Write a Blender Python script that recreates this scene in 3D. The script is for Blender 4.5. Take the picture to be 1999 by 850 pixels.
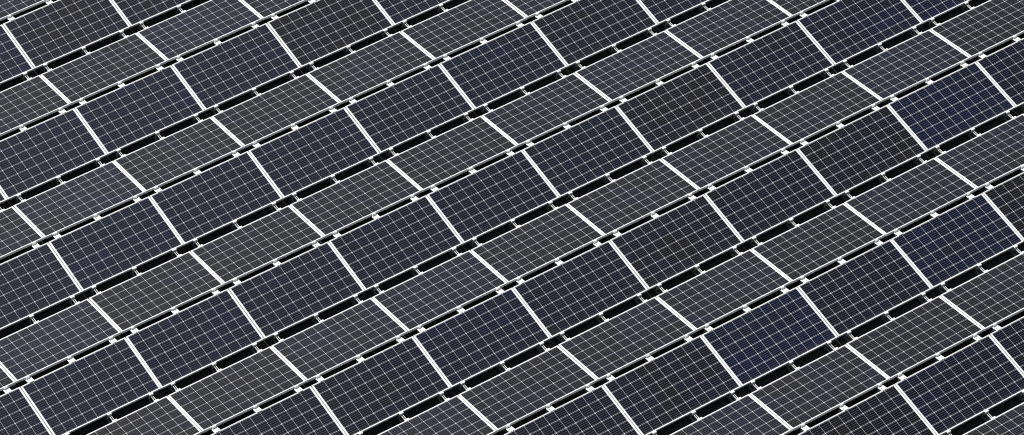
import bpy, math, random
from mathutils import Matrix, Vector

# ------------------------------------------------------------------ camera
sc = bpy.context.scene
for o in list(bpy.data.objects):
    bpy.data.objects.remove(o, do_unlink=True)
COL = sc.collection

CAM = Vector((-19.80588229, -37.33539782, 38.10809222))
RIGHT = Vector((0.83288255, -0.55331961, -0.01200265))
UP = Vector((0.3992424, 0.58565638, 0.70541627))
FWD = Vector((0.38329123, 0.59232087, -0.70869163))
LENS = 132.907
cd = bpy.data.cameras.new('camera'); cam = bpy.data.objects.new('camera', cd); COL.objects.link(cam)
m = Matrix.Identity(4)
for r_ in range(3):
    m[r_][0] = RIGHT[r_]; m[r_][1] = UP[r_]; m[r_][2] = -FWD[r_]; m[r_][3] = CAM[r_]
cam.matrix_world = m
cd.lens = LENS; cd.sensor_width = 36; cd.clip_start = 0.5; cd.clip_end = 3000
sc.camera = cam
W_, H_ = 1999.0, 850.0
FPX = LENS / 36 * W_

def project(p):
    d = Vector(p) - CAM
    z = d.dot(FWD)
    return W_/2 + FPX*d.dot(RIGHT)/z, H_/2 - FPX*d.dot(UP)/z

# ------------------------------------------------------------------ sky + sun
SUN_AZ = math.radians(-22)      # from +Y towards +X
SUN_EL = math.radians(55)
ADDED_VEIL = 9.5
w = bpy.data.worlds.new('World'); sc.world = w; w.use_nodes = True
nt = w.node_tree; bg = nt.nodes['Background']
sky = nt.nodes.new('ShaderNodeTexSky'); sky.sky_type = 'NISHITA'; sky.sun_disc = False
sky.sun_elevation = SUN_EL; sky.sun_rotation = SUN_AZ
sky.air_density = 1.0; sky.dust_density = 3.0; sky.ozone_density = 1.5
# unseen bright veil added near the sun to lighten left-hand reflections, with cloudy noise
tcw = nt.nodes.new('ShaderNodeTexCoord')
dt = nt.nodes.new('ShaderNodeVectorMath'); dt.operation = 'DOT_PRODUCT'
va, ve = math.radians(-8), math.radians(46)
dt.inputs[1].default_value = (math.sin(va)*math.cos(ve), math.cos(va)*math.cos(ve), math.sin(ve))
nt.links.new(tcw.outputs['Generated'], dt.inputs[0])
mr = nt.nodes.new('ShaderNodeMapRange'); mr.interpolation_type = 'SMOOTHSTEP'
mr.inputs['From Min'].default_value = math.cos(math.radians(43)); mr.inputs['From Max'].default_value = math.cos(math.radians(20))
nt.links.new(dt.outputs['Value'], mr.inputs['Value'])
cn = nt.nodes.new('ShaderNodeTexNoise'); cn.inputs['Scale'].default_value = 7; cn.inputs['Detail'].default_value = 4
nt.links.new(tcw.outputs['Generated'], cn.inputs['Vector'])
cr = nt.nodes.new('ShaderNodeMapRange'); cr.inputs['From Min'].default_value = .3; cr.inputs['From Max'].default_value = .7
cr.inputs['To Min'].default_value = .6; cr.inputs['To Max'].default_value = 1.4
nt.links.new(cn.outputs[0], cr.inputs['Value'])
mu = nt.nodes.new('ShaderNodeMath'); mu.operation = 'MULTIPLY'; nt.links.new(mr.outputs[0], mu.inputs[0]); nt.links.new(cr.outputs[0], mu.inputs[1])
vl = nt.nodes.new('ShaderNodeVectorMath'); vl.operation = 'SCALE'; vl.inputs[0].default_value = (ADDED_VEIL*.96, ADDED_VEIL*.97, ADDED_VEIL*1.0)
nt.links.new(mu.outputs[0], vl.inputs['Scale'])
ad = nt.nodes.new('ShaderNodeVectorMath'); ad.operation = 'ADD'
nt.links.new(sky.outputs[0], ad.inputs[0]); nt.links.new(vl.outputs[0], ad.inputs[1])
nt.links.new(ad.outputs[0], bg.inputs[0]); bg.inputs[1].default_value = 0.05
sd = bpy.data.lights.new('sun', 'SUN'); sd.energy = 5.0; sd.angle = math.radians(0.53); sd.color = (1.0, 0.965, 0.91)
so = bpy.data.objects.new('sun', sd); COL.objects.link(so)
sdir = Vector((math.sin(SUN_AZ)*math.cos(SUN_EL), math.cos(SUN_AZ)*math.cos(SUN_EL), math.sin(SUN_EL)))
so.rotation_euler = sdir.to_track_quat('Z', 'Y').to_euler()
so.location = (0, 0, 30)

vs = sc.view_settings
vs.view_transform = 'Standard'; vs.look = 'None'; vs.exposure = 0.0; vs.gamma = 1.0; vs.use_curve_mapping = False
sc.cycles.pixel_filter_type = 'BLACKMAN_HARRIS'; sc.cycles.filter_width = 1.05
sc.cycles.use_denoising = False
sc.render.resolution_x = 1024; sc.render.resolution_y = 435

# ------------------------------------------------------------------ layout measured from the photograph
TH = 0.1718            # tilt
UC = 0.5406            # ridge line to panel centre, horizontally
Q = 2.2154             # ridge to ridge
P = 1.6435             # panel to panel along the row
C_ = 0.1585            # cell pitch
HW = 0.490             # half panel width
HL = P/2 - 0.0060      # half panel length
FH = 0.035             # frame height
ZG = -0.27             # roof level
ZR = HW*math.sin(TH)   # ridge edge
GR = UC - HW*math.cos(TH)          # half ridge gap
GV = Q/2 - UC - HW*math.cos(TH)    # half valley gap
CX = (-0.650, 0.0, 0.650)          # clamp positions from the panel centre
random.seed(7)

# ------------------------------------------------------------------ materials
class N:
    def __init__(s, mat):
        s.t = mat.node_tree; s.t.nodes.clear()
        s.out = s.t.nodes.new('ShaderNodeOutputMaterial')
        s.b = s.t.nodes.new('ShaderNodeBsdfPrincipled')
        s.t.links.new(s.b.outputs[0], s.out.inputs[0])
    def new(s, k): return s.t.nodes.new(k)
    def link(s, a, b): s.t.links.new(a, b)
    def put(s, v, sock):
        if hasattr(v, 'is_output') or isinstance(v, bpy.types.NodeSocket): s.link(v, sock)
        else: sock.default_value = v
    def math(s, op, a, b=0.0, c=None, clamp=False):
        n = s.new('ShaderNodeMath'); n.operation = op; n.use_clamp = clamp
        s.put(a, n.inputs[0]); s.put(b, n.inputs[1])
        if c is not None: s.put(c, n.inputs[2])
        return n.outputs[0]
    def mix(s, f, a, b):
        n = s.new('ShaderNodeMix'); n.data_type = 'RGBA'
        s.put(f, n.inputs[0]); s.put(a, n.inputs[6]); s.put(b, n.inputs[7])
        return n.outputs[2]
    def mixf(s, f, a, b):
        n = s.new('ShaderNodeMix'); n.data_type = 'FLOAT'
        s.put(f, n.inputs[0]); s.put(a, n.inputs[2]); s.put(b, n.inputs[3])
        return n.outputs[0]
    def noise(s, vec, scale, detail=2.0, rough=0.5):
        n = s.new('ShaderNodeTexNoise'); s.link(vec, n.inputs['Vector'])
        n.inputs['Scale'].default_value = scale; n.inputs['Detail'].default_value = detail
        n.inputs['Roughness'].default_value = rough
        return n.outputs[0]

def material(name):
    mt = bpy.data.materials.new(name); mt.use_nodes = True
    return mt, N(mt)

def metal_mat(name, base, rough, metallic, var=0.12, scale=30):
    mt, n = material(name)
    tc = n.new('ShaderNodeTexCoord'); oi = n.new('ShaderNodeObjectInfo')
    vm = n.new('ShaderNodeVectorMath'); vm.operation = 'ADD'
    n.link(tc.outputs['Object'], vm.inputs[0]); n.link(oi.outputs['Location'], vm.inputs[1])
    f = n.noise(vm.outputs[0], scale, 4, .6)
    lo = tuple(c*(1-var) for c in base)+(1,); hi = tuple(min(1, c*(1+var*.6)) for c in base)+(1,)
    n.link(n.mix(f, lo, hi), n.b.inputs['Base Color'])
    n.b.inputs['Metallic'].default_value = metallic
    n.link(n.mixf(f, rough-.06, rough+.08), n.b.inputs['Roughness'])
    return mt

M_FRAME = metal_mat('anodised_frame', (.78, .80, .79), .5, .2, .08, 6)
M_PLATE = metal_mat('bright_aluminium', (.84, .85, .84), .5, .2, .10, 40)
M_STEEL = metal_mat('dull_aluminium', (.48, .48, .46), .5, .35, .2, 25)
M_RAIL = metal_mat('weathered_rail', (.30, .30, .28), .6, .2, .3, 12)
M_BOLT = metal_mat('bolt_steel', (.30, .30, .29), .4, .8, .2, 50)
M_RUBBER = metal_mat('rubber_pad', (.03, .03, .03), .9, 0, .2, 20)

def cell_material():
    mt, n = material('solar_cells')
    tc = n.new('ShaderNodeTexCoord'); oi = n.new('ShaderNodeObjectInfo')
    sp = n.new('ShaderNodeSeparateXYZ'); n.link(tc.outputs['Object'], sp.inputs[0])
    X, Y = sp.outputs[0], sp.outputs[1]
    u = n.math('DIVIDE', n.math('ADD', X, 5*C_), C_)
    v = n.math('DIVIDE', n.math('ADD', Y, 3*C_), C_)
    fu = n.math('FRACT', u); fv = n.math('FRACT', v)
    du = n.math('MULTIPLY', n.math('MINIMUM', fu, n.math('SUBTRACT', 1.0, fu)), C_)
    dv = n.math('MULTIPLY', n.math('MINIMUM', fv, n.math('SUBTRACT', 1.0, fv)), C_)
    gap = n.math('MAXIMUM', n.math('LESS_THAN', du, GAPX), n.math('LESS_THAN', dv, GAPY))
    gap = n.math('MAXIMUM', gap, n.math('LESS_THAN', n.math('ADD', du, dv), CHAM))
    out = n.math('MAXIMUM', n.math('GREATER_THAN', n.math('ABSOLUTE', X), 5*C_-.003),
                 n.math('GREATER_THAN', n.math('ABSOLUTE', Y), 3*C_-.003))
    gap = n.math('MAXIMUM', gap, out)
    b5 = n.math('ABSOLUTE', n.math('SUBTRACT', n.math('FRACT', n.math('MULTIPLY', v, 5.0)), .5))
    bus = n.math('LESS_THAN', b5, BUSW/(C_/5))
    # per cell and per panel variation of the silicon
    cv = n.new('ShaderNodeCombineXYZ')
    n.link(n.math('FLOOR', u), cv.inputs[0]); n.link(n.math('FLOOR', v), cv.inputs[1])
    n.link(n.math('MULTIPLY', oi.outputs['Random'], 977.0), cv.inputs[2])
    wn = n.new('ShaderNodeTexWhiteNoise'); wn.noise_dimensions = '3D'; n.link(cv.outputs[0], wn.inputs['Vector'])
    sc1 = n.new('ShaderNodeSeparateColor'); n.link(oi.outputs['Color'], sc1.inputs[0])
    cl = n.noise(cv.outputs[0], .33, 1)          # neighbouring cells come from the same wafer batch
    t = n.math('ADD', sc1.outputs[0], n.math('MULTIPLY', n.math('SUBTRACT', cl, .5), .85))
    t = n.math('ADD', t, n.math('MULTIPLY', n.math('SUBTRACT', wn.outputs[0], .5), .22), clamp=True)
    cell = n.mix(t, NEUTRAL, BLUE)
    # grain of fine fingers averaged over the cell with slight mottling
    mot = n.noise(tc.outputs['Object'], 9, 3)
    hs = n.new('ShaderNodeHueSaturation'); n.link(cell, hs.inputs['Color'])
    n.link(n.math('ADD', n.mixf(mot, .8, 1.15), n.math('MULTIPLY', n.math('SUBTRACT', sc1.outputs[1], .5), .6)), hs.inputs['Value'])
    col = n.mix(bus, hs.outputs[0], BUSC)
    col = n.mix(gap, col, (.70, .72, .76, 1))
    # thin dust film, heavier towards the low edge
    vm = n.new('ShaderNodeVectorMath'); vm.operation = 'ADD'
    n.link(tc.outputs['Object'], vm.inputs[0]); n.link(oi.outputs['Location'], vm.inputs[1])
    d1 = n.noise(vm.outputs[0], 1.1, 4, .6); d2 = n.noise(vm.outputs[0], 60, 2)
    dust = n.math('MULTIPLY', n.math('MULTIPLY', d1, d2), DUST)
    low = n.math('SUBTRACT', 1.0, n.math('DIVIDE', n.math('ADD', Y, HW), .07), clamp=True)
    low = n.math('MULTIPLY', n.math('MULTIPLY', low, d1), .10)
    dust = n.math('ADD', dust, low)
    sp1 = n.new('ShaderNodeTexVoronoi'); sp1.inputs['Scale'].default_value = 1.3; n.link(vm.outputs[0], sp1.inputs['Vector'])
    spot = n.math('LESS_THAN', n.math('ADD', sp1.outputs['Distance'], n.math('MULTIPLY', d2, .02)), .022)
    col = n.mix(dust, col, (.34, .33, .31, 1))
    col = n.mix(n.math('MULTIPLY', spot, .22), col, (.5, .5, .46, 1))
    n.link(col, n.b.inputs['Base Color'])
    n.b.inputs['Roughness'].default_value = .45
    n.b.inputs['Specular IOR Level'].default_value = .03
    n.b.inputs['Coat Weight'].default_value = 1.0
    n.b.inputs['Coat IOR'].default_value = 1.33
    n.link(n.mixf(d1, .09, .15), n.b.inputs['Coat Roughness'])
    bp = n.new('ShaderNodeBump'); bp.inputs['Strength'].default_value = .05; bp.inputs['Distance'].default_value = .002
    n.link(n.noise(vm.outputs[0], 2.2, 2), bp.inputs['Height']); n.link(bp.outputs[0], n.b.inputs['Coat Normal'])
    return mt
GAPX, GAPY, CHAM, BUSW = .0011, .0014, .0098, .0007
NEUTRAL = (.0038, .0034, .0028, 1); BLUE = (.0010, .0038, .0195, 1); BUSC = (.24, .25, .31, 1)
DUST = .009
M_CELL = cell_material()

def roof_mat():
    mt, n = material('dark_roof_membrane')
    tc = n.new('ShaderNodeTexCoord')
    a = n.noise(tc.outputs['Object'], .8, 5, .6); b = n.noise(tc.outputs['Object'], 35, 3, .7)
    f = n.math('MULTIPLY', n.math('ADD', a, b), .5)
    n.link(n.mix(f, (.025, .024, .022, 1), (.12, .11, .10, 1)), n.b.inputs['Base Color'])
    n.b.inputs['Roughness'].default_value = .9
    bp = n.new('ShaderNodeBump'); bp.inputs['Strength'].default_value = .5; bp.inputs['Distance'].default_value = .01
    n.link(b, bp.inputs['Height']); n.link(bp.outputs[0], n.b.inputs['Normal'])
    return mt
M_ROOF = roof_mat()

# ------------------------------------------------------------------ mesh helpers
class MB:
    def __init__(s): s.v = []; s.f = []
    def hexa(s, c):
        """eight corners: bottom ring then top ring"""
        k = len(s.v); s.v += [tuple(q) for q in c]
        for q in ((3, 2, 1, 0), (4, 5, 6, 7), (0, 1, 5, 4), (1, 2, 6, 5), (2, 3, 7, 6), (3, 0, 4, 7)):
            s.f.append(tuple(k+i for i in q))
    def box(s, x0, x1, y0, y1, z0, z1):
        s.hexa([(x0, y0, z0), (x1, y0, z0), (x1, y1, z0), (x0, y1, z0), (x0, y0, z1), (x1, y0, z1), (x1, y1, z1), (x0, y1, z1)])
    def prism(s, prof, x0, x1):
        """closed (y,z) outline swept along x"""
        k = len(s.v); n = len(prof)
        s.v += [(x0, y, z) for y, z in prof] + [(x1, y, z) for y, z in prof]
        s.f.append(tuple(range(k, k+n))[::-1]); s.f.append(tuple(range(k+n, k+2*n)))
        for i in range(n):
            j = (i+1) % n; s.f.append((k+i, k+j, k+n+j, k+n+i))
    def rings(s, cx, cy, prof, n=6, rot=0.0):
        """lathe about z: prof = [(r,z)...]"""
        k = len(s.v)
        for r, z in prof:
            for i in range(n):
                a = rot + 2*math.pi*i/n; s.v.append((cx+r*math.cos(a), cy+r*math.sin(a), z))
        for q in range(len(prof)-1):
            for i in range(n):
                j = (i+1) % n; s.f.append((k+q*n+i, k+q*n+j, k+(q+1)*n+j, k+(q+1)*n+i))
        s.f.append(tuple(k+i for i in range(n))[::-1]); s.f.append(tuple(k+(len(prof)-1)*n+i for i in range(n)))
    def mesh(s, name, mat, bevel=0.0):
        import bmesh
        me = bpy.data.meshes.new(name); me.from_pydata(s.v, [], s.f)
        bm = bmesh.new(); bm.from_mesh(me); bmesh.ops.recalc_face_normals(bm, faces=bm.faces)
        if bevel: bmesh.ops.bevel(bm, geom=[e for e in bm.edges if e.calc_face_angle(0) > .5], offset=bevel, segments=1, affect='EDGES', clamp_overlap=True)
        bm.to_mesh(me); bm.free(); me.materials.append(mat); me.update()
        return me

def obj(name, me, parent=None, loc=None):
    o = bpy.data.objects.new(name, me); COL.objects.link(o)
    if parent: o.parent = parent
    if loc: o.location = loc
    return o
def copy_tree(root):
    r = root.copy(); COL.objects.link(r)
    for ch in root.children:
        c = ch.copy(); COL.objects.link(c); c.parent = r
        for g in ch.children:
            d = g.copy(); COL.objects.link(d); d.parent = c
    return r

# ------------------------------------------------------------------ roof (setting)
g = MB(); g.v = [(-400, -400, ZG), (400, -400, ZG), (400, 400, ZG), (-400, 400, ZG)]; g.f = [(0, 1, 2, 3)]
roof = obj('roof_surface', g.mesh('roof_surface', M_ROOF)); roof['kind'] = 'structure'

# ------------------------------------------------------------------ solar panel: frame (four mitred profiles) + cell sheet
def frame_mesh():
    b = MB(); lip = .0105; t = .0025
    def bar(ax, sgn):
        # mitred bar; cross-section: outer wall, top lip, bottom flange
        def seg(o0, o1, z0, z1):   # o = inset from the outer edge
            if ax == 'x':
                c = []
                for z in (z0, z1):
                    c += [(-HL+o0, sgn*(HW-o0), z), (HL-o0, sgn*(HW-o0), z), (HL-o1, sgn*(HW-o1), z), (-HL+o1, sgn*(HW-o1), z)]
            else:
                c = []
                for z in (z0, z1):
                    c += [(sgn*(HL-o0), -HW+o0, z), (sgn*(HL-o0), HW-o0, z), (sgn*(HL-o1), HW-o1, z), (sgn*(HL-o1), -HW+o1, z)]
            b.hexa(c)
        seg(0, t, 0, FH); seg(t, lip, FH-.0018, FH); seg(t, .025, 0, t)
    for ax in 'xy':
        for s in (-1, 1): bar(ax, s)
    return b.mesh('frame', M_FRAME)
ME_FRAME = frame_mesh()
b = MB(); b.box(-HL+.003, HL-.003, -HW+.003, HW-.003, FH-.0065, FH-.0022)
ME_CELL = b.mesh('cell_sheet', M_CELL)
b = MB(); b.box(-.055, .055, .30, .40, FH-.026, FH-.0075)
ME_JB = b.mesh('junction_box', M_RUBBER, .004)

proto_panel = bpy.data.objects.new('solar_panel', None); proto_panel.empty_display_size = .2; COL.objects.link(proto_panel)
obj('frame', ME_FRAME, proto_panel); cs = obj('cell_sheet', ME_CELL, proto_panel)
obj('junction_box', ME_JB, proto_panel)

def panel_matrix(side, i, j):
    """side 0 faces the viewer, 1 faces away; top plane centre is at z 0"""
    x = (i+.5)*P
    y = -(j*Q+UC) if side == 0 else -((j+1)*Q-UC)
    a = TH if side == 0 else -TH
    # local +Y points up-slope for side 0
    R = Matrix.Rotation(a, 4, 'X')
    if side == 1: R = R @ Matrix.Rotation(math.pi, 4, 'Z')
    n = R @ Vector((0, 0, 1))
    rg = random.Random(side*7919+i*131+j*17)
    jit = Matrix.Translation(Vector((rg.uniform(-.0015, .0015), rg.uniform(-.0015, .0015), rg.uniform(-.0005, .0015))))
    wob = Matrix.Rotation(rg.gauss(0, .0022), 4, 'X') @ Matrix.Rotation(rg.gauss(0, .0016), 4, 'Y') @ Matrix.Rotation(rg.gauss(0, .0006), 4, 'Z')
    return jit @ Matrix.Translation(Vector((x, y, 0)) - n*FH) @ R @ wob
def panel_corners(side, i, j):
    mm = panel_matrix(side, i, j)
    return [project(mm @ Vector((sx*HL, sy*HW, FH))) for sx, sy in ((-1, -1), (1, -1), (1, 1), (-1, 1))]
def clip_area(poly, mar=0.0):
    def clip(pts, f, g_):
        o = []
        for k in range(len(pts)):
            a, b2 = pts[k], pts[(k+1) % len(pts)]
            if f(a): o.append(a)
            if f(a) != f(b2): o.append(g_(a, b2))
        return o
    def ix(c): return lambda a, b2: (c, a[1]+(b2[1]-a[1])*(c-a[0])/(b2[0]-a[0]))
    def iy(c): return lambda a, b2: (a[0]+(b2[0]-a[0])*(c-a[1])/(b2[1]-a[1]), c)
    x0, x1, y0, y1 = -mar, W_+mar, -mar, H_+mar
    for f, g_ in ((lambda a: a[0] >= x0, ix(x0)), (lambda a: a[0] <= x1, ix(x1)), (lambda a: a[1] >= y0, iy(y0)), (lambda a: a[1] <= y1, iy(y1))):
        if not poly: return 0
        poly = clip(poly, f, g_)
    return abs(sum(poly[k][0]*poly[(k+1) % len(poly)][1]-poly[(k+1) % len(poly)][0]*poly[k][1] for k in range(len(poly))))/2 if poly else 0

ORD = ['zeroth', 'first', 'second', 'third', 'fourth', 'fifth', 'sixth', 'seventh', 'eighth', 'ninth', 'tenth', 'eleventh', 'twelfth',
       'thirteenth', 'fourteenth', 'fifteenth', 'sixteenth', 'seventeenth', 'eighteenth', 'nineteenth', 'twentieth', 'twenty-first',
       'twenty-second', 'twenty-third', 'twenty-fourth', 'twenty-fifth', 'twenty-sixth', 'twenty-seventh', 'twenty-eighth', 'twenty-ninth', 'thirtieth']

# how blue (0..1) and how light each panel's cells look in the photograph
TINT = {(0,-3,-1):.8,(0,-2,-1):.22,(0,-1,-1):.4,(0,-3,0):.55,(0,-2,0):.8,(0,-1,0):.7,(0,0,0):.25,(0,1,0):.6,
 (0,-4,1):.6,(0,-3,1):.75,(0,-2,1):.6,(0,-1,1):.55,(0,0,1):.4,(0,1,1):.6,(0,2,1):.3,(0,3,1):.6,(0,4,1):.75,
 (0,-5,2):.5,(0,-4,2):.6,(0,-3,2):.7,(0,-2,2):.55,(0,-1,2):.5,(0,0,2):.5,(0,1,2):.4,(0,2,2):.22,(0,3,2):.35,(0,4,2):.6,(0,5,2):.85,
 (0,-3,3):.5,(0,-2,3):.35,(0,-1,3):.55,(0,0,3):.4,(0,1,3):.25,(0,2,3):.4,(0,3,3):.2,(0,4,3):.8,(0,5,3):.5,
 (0,-1,4):.3,(0,0,4):.25,(0,1,4):.75,(0,2,4):.3,(0,3,4):.75,(0,4,4):.15,(0,2,5):.5,(0,3,5):.3,
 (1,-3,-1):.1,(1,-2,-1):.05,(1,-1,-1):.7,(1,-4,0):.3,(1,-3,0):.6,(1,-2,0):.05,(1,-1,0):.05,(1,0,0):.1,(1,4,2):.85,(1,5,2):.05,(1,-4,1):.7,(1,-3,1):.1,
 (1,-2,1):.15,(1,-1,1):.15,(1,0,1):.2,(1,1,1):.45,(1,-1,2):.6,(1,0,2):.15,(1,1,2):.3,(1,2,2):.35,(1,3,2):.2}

allp = {}
for side in (0, 1):
    for j in range(-5, 9):
        for i in range(-10, 11):
            c = panel_corners(side, i, j)
            if clip_area(c, 330) > 0: allp[(side, i, j)] = clip_area(c)
VIS = 12.0
rows = {0: sorted({k[2] for k, a in allp.items() if k[0] == 0 and a > VIS}), 1: sorted({k[2] for k, a in allp.items() if k[0] == 1 and a > VIS})}
first = True
for side in (0, 1):
    for j in sorted({k[2] for k in allp if k[0] == side}):
        ks = sorted(k for k in allp if k[0] == side and k[2] == j)
        vis = [k for k in ks if allp[k] > VIS]
        for k in ks:
            pn = proto_panel if first else copy_tree(proto_panel); first = False
            pn.matrix_world = panel_matrix(*k)
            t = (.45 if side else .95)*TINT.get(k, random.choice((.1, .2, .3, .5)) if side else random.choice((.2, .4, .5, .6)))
            for ch in pn.children:
                if ch.name.startswith('cell_sheet'):
                    ch.color = (t, random.uniform(.3, .7), random.random(), 1)
            pn['category'] = 'solar panel'
            tone = 'bluish' if t > (.26 if side else .56) else ('charcoal' if t < (.10 if side else .30) else 'blue-black')
            way = 'leaning towards the viewer' if side == 0 else 'leaning away'
            if k in vis:
                pn['label'] = f"{tone} solar panel {way}, {ORD[vis.index(k)+1]} from left in {ORD[rows[side].index(j)+1]} such row from top"
                pn['group'] = 'solar panels tilted towards the viewer' if side == 0 else 'solar panels tilted away from the viewer'
            else:
                pn['label'] = f"solar panel {way}, outside the picture at the edge of the array"
                pn['group'] = 'solar panels of the array outside the picture, ' + ('near-facing' if side == 0 else 'far-facing')

# ------------------------------------------------------------------ ridge bracket: legs, top plate, two clamps, bolts   (origin on the roof)
def ridge_bracket():
    r = bpy.data.objects.new('ridge_bracket', None); r.empty_display_size = .1; COL.objects.link(r)
    zt = ZR - ZG
    b = MB()
    # folded sheet: sloping shell, wide at the foot
    for s in (-1, 1):
        x0, x1 = (s*.026, s*.029)
        b.prism([(-.115, .006), (.115, .006), (.040, zt-.038), (-.046, zt-.038)], min(x0, x1), max(x0, x1))
    b.prism([(-.118, .006), (-.115, .006), (-.046, zt-.030), (-.049, zt-.030)], -.029, .029)
    b.prism([(.115, .006), (.118, .006), (.043, zt-.030), (.040, zt-.030)], -.029, .029)
    obj('leg', b.mesh('leg', M_STEEL, .0008), r)
    b = MB(); b.box(-.05, .05, -.14, .14, 0, .006)
    obj('foot_plate', b.mesh('foot_plate', M_STEEL, .001), r)
    b = MB()
    # top plate dips slightly under the far panel and rises to the near panel's edge
    pr = [(.046, zt-.032), (.026, zt-.030), (-.046, zt-.011), (-GR+.0015, zt-.006), (-GR+.0015, zt-.010), (-.046, zt-.015), (.026, zt-.034), (.046, zt-.036)]
    b.prism(pr, -.042, .050)
    tp = obj('top_plate', b.mesh('top_plate', M_PLATE, .0006), r)
    for q, (bx_, by_) in enumerate(((-.016, -.012), (.016, -.030))):
        b = MB(); zz = zt-.0232 - by_*.26
        b.rings(bx_, by_, [(.0065, zz-.002), (.0065, zz+.005), (.004, zz+.0065)], 6)
        obj('bolt', b.mesh('bolt', M_BOLT), tp)
    # clamp on the far panel: lip over its frame, wall down to the plate
    b = MB()
    b.prism([(GR+.008, zt+.0006), (GR+.008, zt+.0036), (GR-.016, zt+.0036), (GR-.021, zt-.0290), (GR-.018, zt-.0290), (GR-.013, zt+.0008)], -.030, .030)
    obj('clamp', b.mesh('clamp', M_PLATE, .0006), r)
    b = MB()
    b.prism([(-GR-.009, zt+.0008), (-GR-.009, zt+.0036), (-GR+.012, zt+.0040), (-GR+.012, zt-.004), (-GR+.009, zt-.004), (-GR+.009, zt+.0012)], -.034, .034)
    obj('clamp', b.mesh('clamp_near', M_PLATE, .0006), r)
    return r

# ------------------------------------------------------------------ valley bracket: base rail, stand, open channel, two clamps
def valley_bracket():
    r = bpy.data.objects.new('valley_bracket', None); r.empty_display_size = .1; COL.objects.link(r)
    zt = -ZR - ZG            # top of the low frame edges above the roof
    b = MB()
    b.box(-.028, .028, -.52, .42, .012, .016)
    for s in (-1, 1):
        b.box(min(s*.025, s*.028), max(s*.025, s*.028), -.52, .42, .016, .052)
        b.box(min(s*.014, s*.025), max(s*.014, s*.025), -.52, .42, .049, .052)
    obj('base_rail', b.mesh('base_rail', M_RAIL), r)
    for y0, y1 in ((-.40, -.12), (.12, .40)):
        b = MB(); b.box(-.05, .05, y0, y1, 0, .012)
        obj('rubber_pad', b.mesh('rubber_pad', M_RUBBER, .002), r)
    b = MB()
    b.box(-.020, .020, GV-.026, GV-.002, zt-.062, zt-.030)
    b.prism([(GV-.002, zt-.062), (GV-.002, zt-.046), (GV+.035, zt-.046), (GV+.050, .052), (GV+.030, .052), (GV+.018, zt-.062)], -.020, .020)
    obj('stand', b.mesh('stand', M_STEEL, .001), r)
    for s in (-1, 1):
        b = MB()
        b.box(s*.0125-.0026, s*.0125+.0026, -GV-.03, GV-.020, zt-.044, zt-.026)
        b.box(s*.0125-.0026, s*.0125+.0026, GV-.020, GV+.02, zt-.029, zt-.026)
        obj('cross_bar', b.mesh('cross_bar', M_PLATE, .0006), r)
    b = MB(); b.rings(0, GV-.012, [(.007, zt-.030), (.007, zt-.024), (.004, zt-.022)], 6)
    obj('bolt', b.mesh('bolt', M_BOLT), r)
    # near-facing panel's low edge: hooked clamp
    b = MB()
    b.prism([(GV+.008, zt+.0008), (GV+.008, zt+.0036), (GV-.024, zt+.0016), (GV-.029, zt-.005), (GV-.029, zt-.022), (GV-.026, zt-.022), (GV-.026, zt-.006), (GV-.0225, zt-.0012)], -.032, .032)
    obj('clamp', b.mesh('clamp_upper', M_PLATE, .001), r)
    b = MB()
    b.prism([(-GV-.008, zt+.0008), (-GV-.008, zt+.0036), (-GV+.022, zt+.0016), (-GV+.026, zt-.004), (-GV+.026, zt-.025), (-GV+.023, zt-.025), (-GV+.023, zt-.005), (-GV+.0205, zt-.0012)], -.036, .036)
    obj('clamp', b.mesh('clamp_lower', M_PLATE, .001), r)
    return r

def place(make, kind, ycentre, colshift=0.0):
    proto = make(); used = False
    lines = []
    for j in range(-5, 9):
        y = ycentre(j); row = []
        for i in range(-10, 11):
            for cx in CX:
                x = (i+.5)*P + cx + colshift
                zz = ZR if kind == 'ridge' else -ZR
                px, py = project((x, y, zz))
                if -300 < px < W_+300 and -300 < py < H_+300: row.append((x, y, -3 < px < W_+3 and -3 < py < H_+3))
        if row: lines.append(row)
    visl = [l for l in lines if any(q[2] for q in l)]
    for l in lines:
        n = 0
        for x, y, vis in l:
            o = copy_tree(proto) if used else proto; used = True
            o.location = (x, y, ZG)
            o['category'] = 'bracket'
            if vis:
                n += 1
                row = ORD[visl.index(l)+1]
                if kind == 'ridge':
                    o['label'] = f"white-topped bracket joining two high panel edges, {ORD[n]} from left along {row} ridge from top"
                    o['group'] = 'white brackets along the ridges'
                else:
                    o['label'] = f"silver bracket across the wide dark gap, {ORD[n]} from left in {row} wide gap down"
                    o['group'] = 'silver brackets in the wide gaps'
            else:
                o['label'] = ('white-topped ridge' if kind == 'ridge' else 'silver valley') + ' bracket outside the picture at the edge of the array'
                o['group'] = kind + ' brackets outside the picture'
place(ridge_bracket, 'ridge', lambda j: -j*Q, 0.0)
place(valley_bracket, 'valley', lambda j: -(j+.5)*Q, 0.004)
print('objects', len(bpy.data.objects), 'rows', rows, sum(1 for a in allp.values() if a > VIS))
